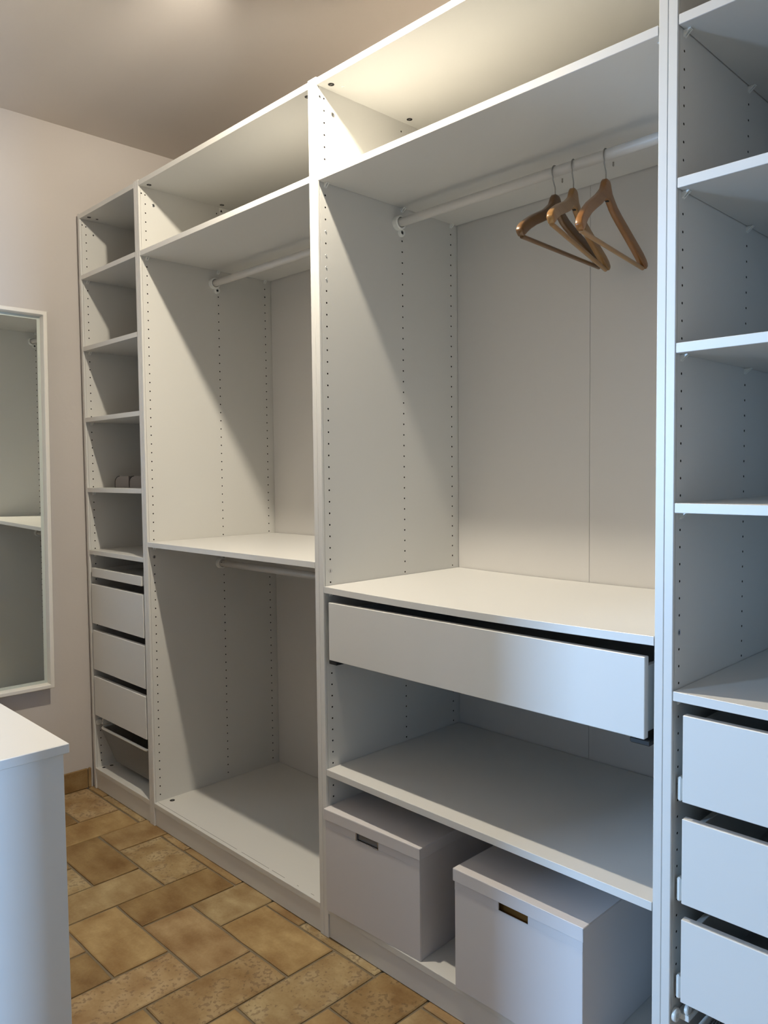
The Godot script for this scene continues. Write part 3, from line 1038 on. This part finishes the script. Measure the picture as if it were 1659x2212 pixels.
# at: the lower left front corner; turn: the box turned about it
func storage_box(called: String, label: String, at: Vector3, wide: float, turn: float, labelled: bool, hx: float) -> void:
	var o := thing(called, label, "box", at, "white storage boxes")
	o.rotation.y = turn
	var deep := 0.48
	var tall := 0.287
	var t := 0.003
	var h0 := 0.240
	var h1 := 0.2625
	var hw := 0.080
	var st := begin()
	# front wall round the handle hole
	cbox(st, Vector3(0, 0, -t), Vector3(wide, h0, 0), 0.0008)
	cbox(st, Vector3(0, h1, -t), Vector3(wide, tall, 0), 0.0008)
	cbox(st, Vector3(0, h0 - 0.0005, -t), Vector3(hx, h1 + 0.0005, 0), 0.0)
	cbox(st, Vector3(hx + hw, h0 - 0.0005, -t), Vector3(wide, h1 + 0.0005, 0), 0.0)
	cbox(st, Vector3(0, 0, -deep), Vector3(t, tall, -t), 0.0008)
	cbox(st, Vector3(wide - t, 0, -deep), Vector3(wide, tall, -t), 0.0008)
	cbox(st, Vector3(t, 0, -deep), Vector3(wide - t, tall, -deep + t), 0.0008)
	cbox(st, Vector3(t, 0, -deep + t), Vector3(wide - t, t, -t), 0.0)
	part("box_body", done(st, M.box), o)
	# lining: raw board, and what is stored behind the hole
	part("lining", box_mesh(Vector3(t, 0.004, -t - 0.012), Vector3(wide - t, tall - 0.004, -t - 0.010), M.box_in, 0.0), o)
	var e := 0.0035
	st = begin()
	var lt := tall + 0.0045
	var lb := lt - 0.0305
	cbox(st, Vector3(-e, lt - 0.003, -deep - e), Vector3(wide + e, lt, e), 0.0012)
	cbox(st, Vector3(-e, lb, e - 0.0025), Vector3(wide + e, lt - 0.002, e), 0.0008)
	cbox(st, Vector3(-e, lb, -deep - e), Vector3(wide + e, lt - 0.002, -deep - e + 0.0025), 0.0008)
	cbox(st, Vector3(-e, lb, -deep - e), Vector3(-e + 0.0025, lt - 0.002, e), 0.0008)
	cbox(st, Vector3(wide + e - 0.0025, lb, -deep - e), Vector3(wide + e, lt - 0.002, e), 0.0008)
	part("lid", done(st, M.box), o)
	if labelled:
		st = begin()
		var r := 0.0016
		for s in [[Vector3(hx, h0 - r, -0.001), Vector3(hx + hw, h0, 0.0015)], [Vector3(hx, h1, -0.001), Vector3(hx + hw, h1 + r, 0.0015)], [Vector3(hx - r, h0 - r, -0.001), Vector3(hx, h1 + r, 0.0015)], [Vector3(hx + hw, h0 - r, -0.001), Vector3(hx + hw + r, h1 + r, 0.0015)]]:
			cbox(st, s[0], s[1], 0.0004)
		part("metal_rim", done(st, M.chrome), o)
		part("label_card", box_mesh(Vector3(hx, h0, -0.0065), Vector3(hx + hw, h1, -0.0055), M.plate, 0.0), o, Vector3.ZERO, Basis.IDENTITY, "grey metal plate behind the hole")

# ------------------------------------------------------------------ small things on the narrow shelves
func small_things() -> void:
	var where := ["leftmost of three", "middle of three", "rightmost of three"]
	for k in 3:
		var o := thing("felt_pouch", "small grey round-topped pouch on a narrow shelf, " + where[k], "pouch", Vector3(0.118 + 0.0745 * k, 1.2617, -0.073 - 0.0252 * k), "grey pouches on the narrow shelf")
		o.rotation.y = 0.326
		var st := begin()
		var edge := begin()
		var w := 0.0755
		var h := 0.0465
		var r := 0.026
		var prof := [Vector2(0, 0)]
		var pipe := [Vector3(0, 0, 0)]
		for s in 9:
			var a := PI - PI * 0.5 * s / 8.0
			prof.append(Vector2(r + r * cos(a), h - r + r * sin(a)))
			pipe.append(Vector3(r + r * cos(a), h - r + r * sin(a), 0))
		for s in 4:
			var a := PI * 0.5 - PI * 0.5 * s / 3.0
			prof.append(Vector2(w - 0.004 + 0.004 * cos(a), h - 0.004 + 0.004 * sin(a)))
		prof.append(Vector2(w, 0))
		var n := prof.size()
		var mid := Vector3(w * 0.5, h * 0.4, -0.1)
		for s in n:
			var a: Vector2 = prof[s]
			var b: Vector2 = prof[(s + 1) % n]
			out4(st, mid, Vector3(a.x, a.y, 0), Vector3(b.x, b.y, 0), Vector3(b.x, b.y, -0.2), Vector3(a.x, a.y, -0.2))
			out3(st, mid, Vector3(w * 0.5, h * 0.4, 0), Vector3(a.x, a.y, 0), Vector3(b.x, b.y, 0))
			out3(st, mid, Vector3(w * 0.5, h * 0.4, -0.2), Vector3(a.x, a.y, -0.2), Vector3(b.x, b.y, -0.2))
		tube(edge, pipe, 0.0012, 8)
		part("pouch_body", done(st, M.felt), o)
		part("piping", done(edge, M.felt_edge), o)
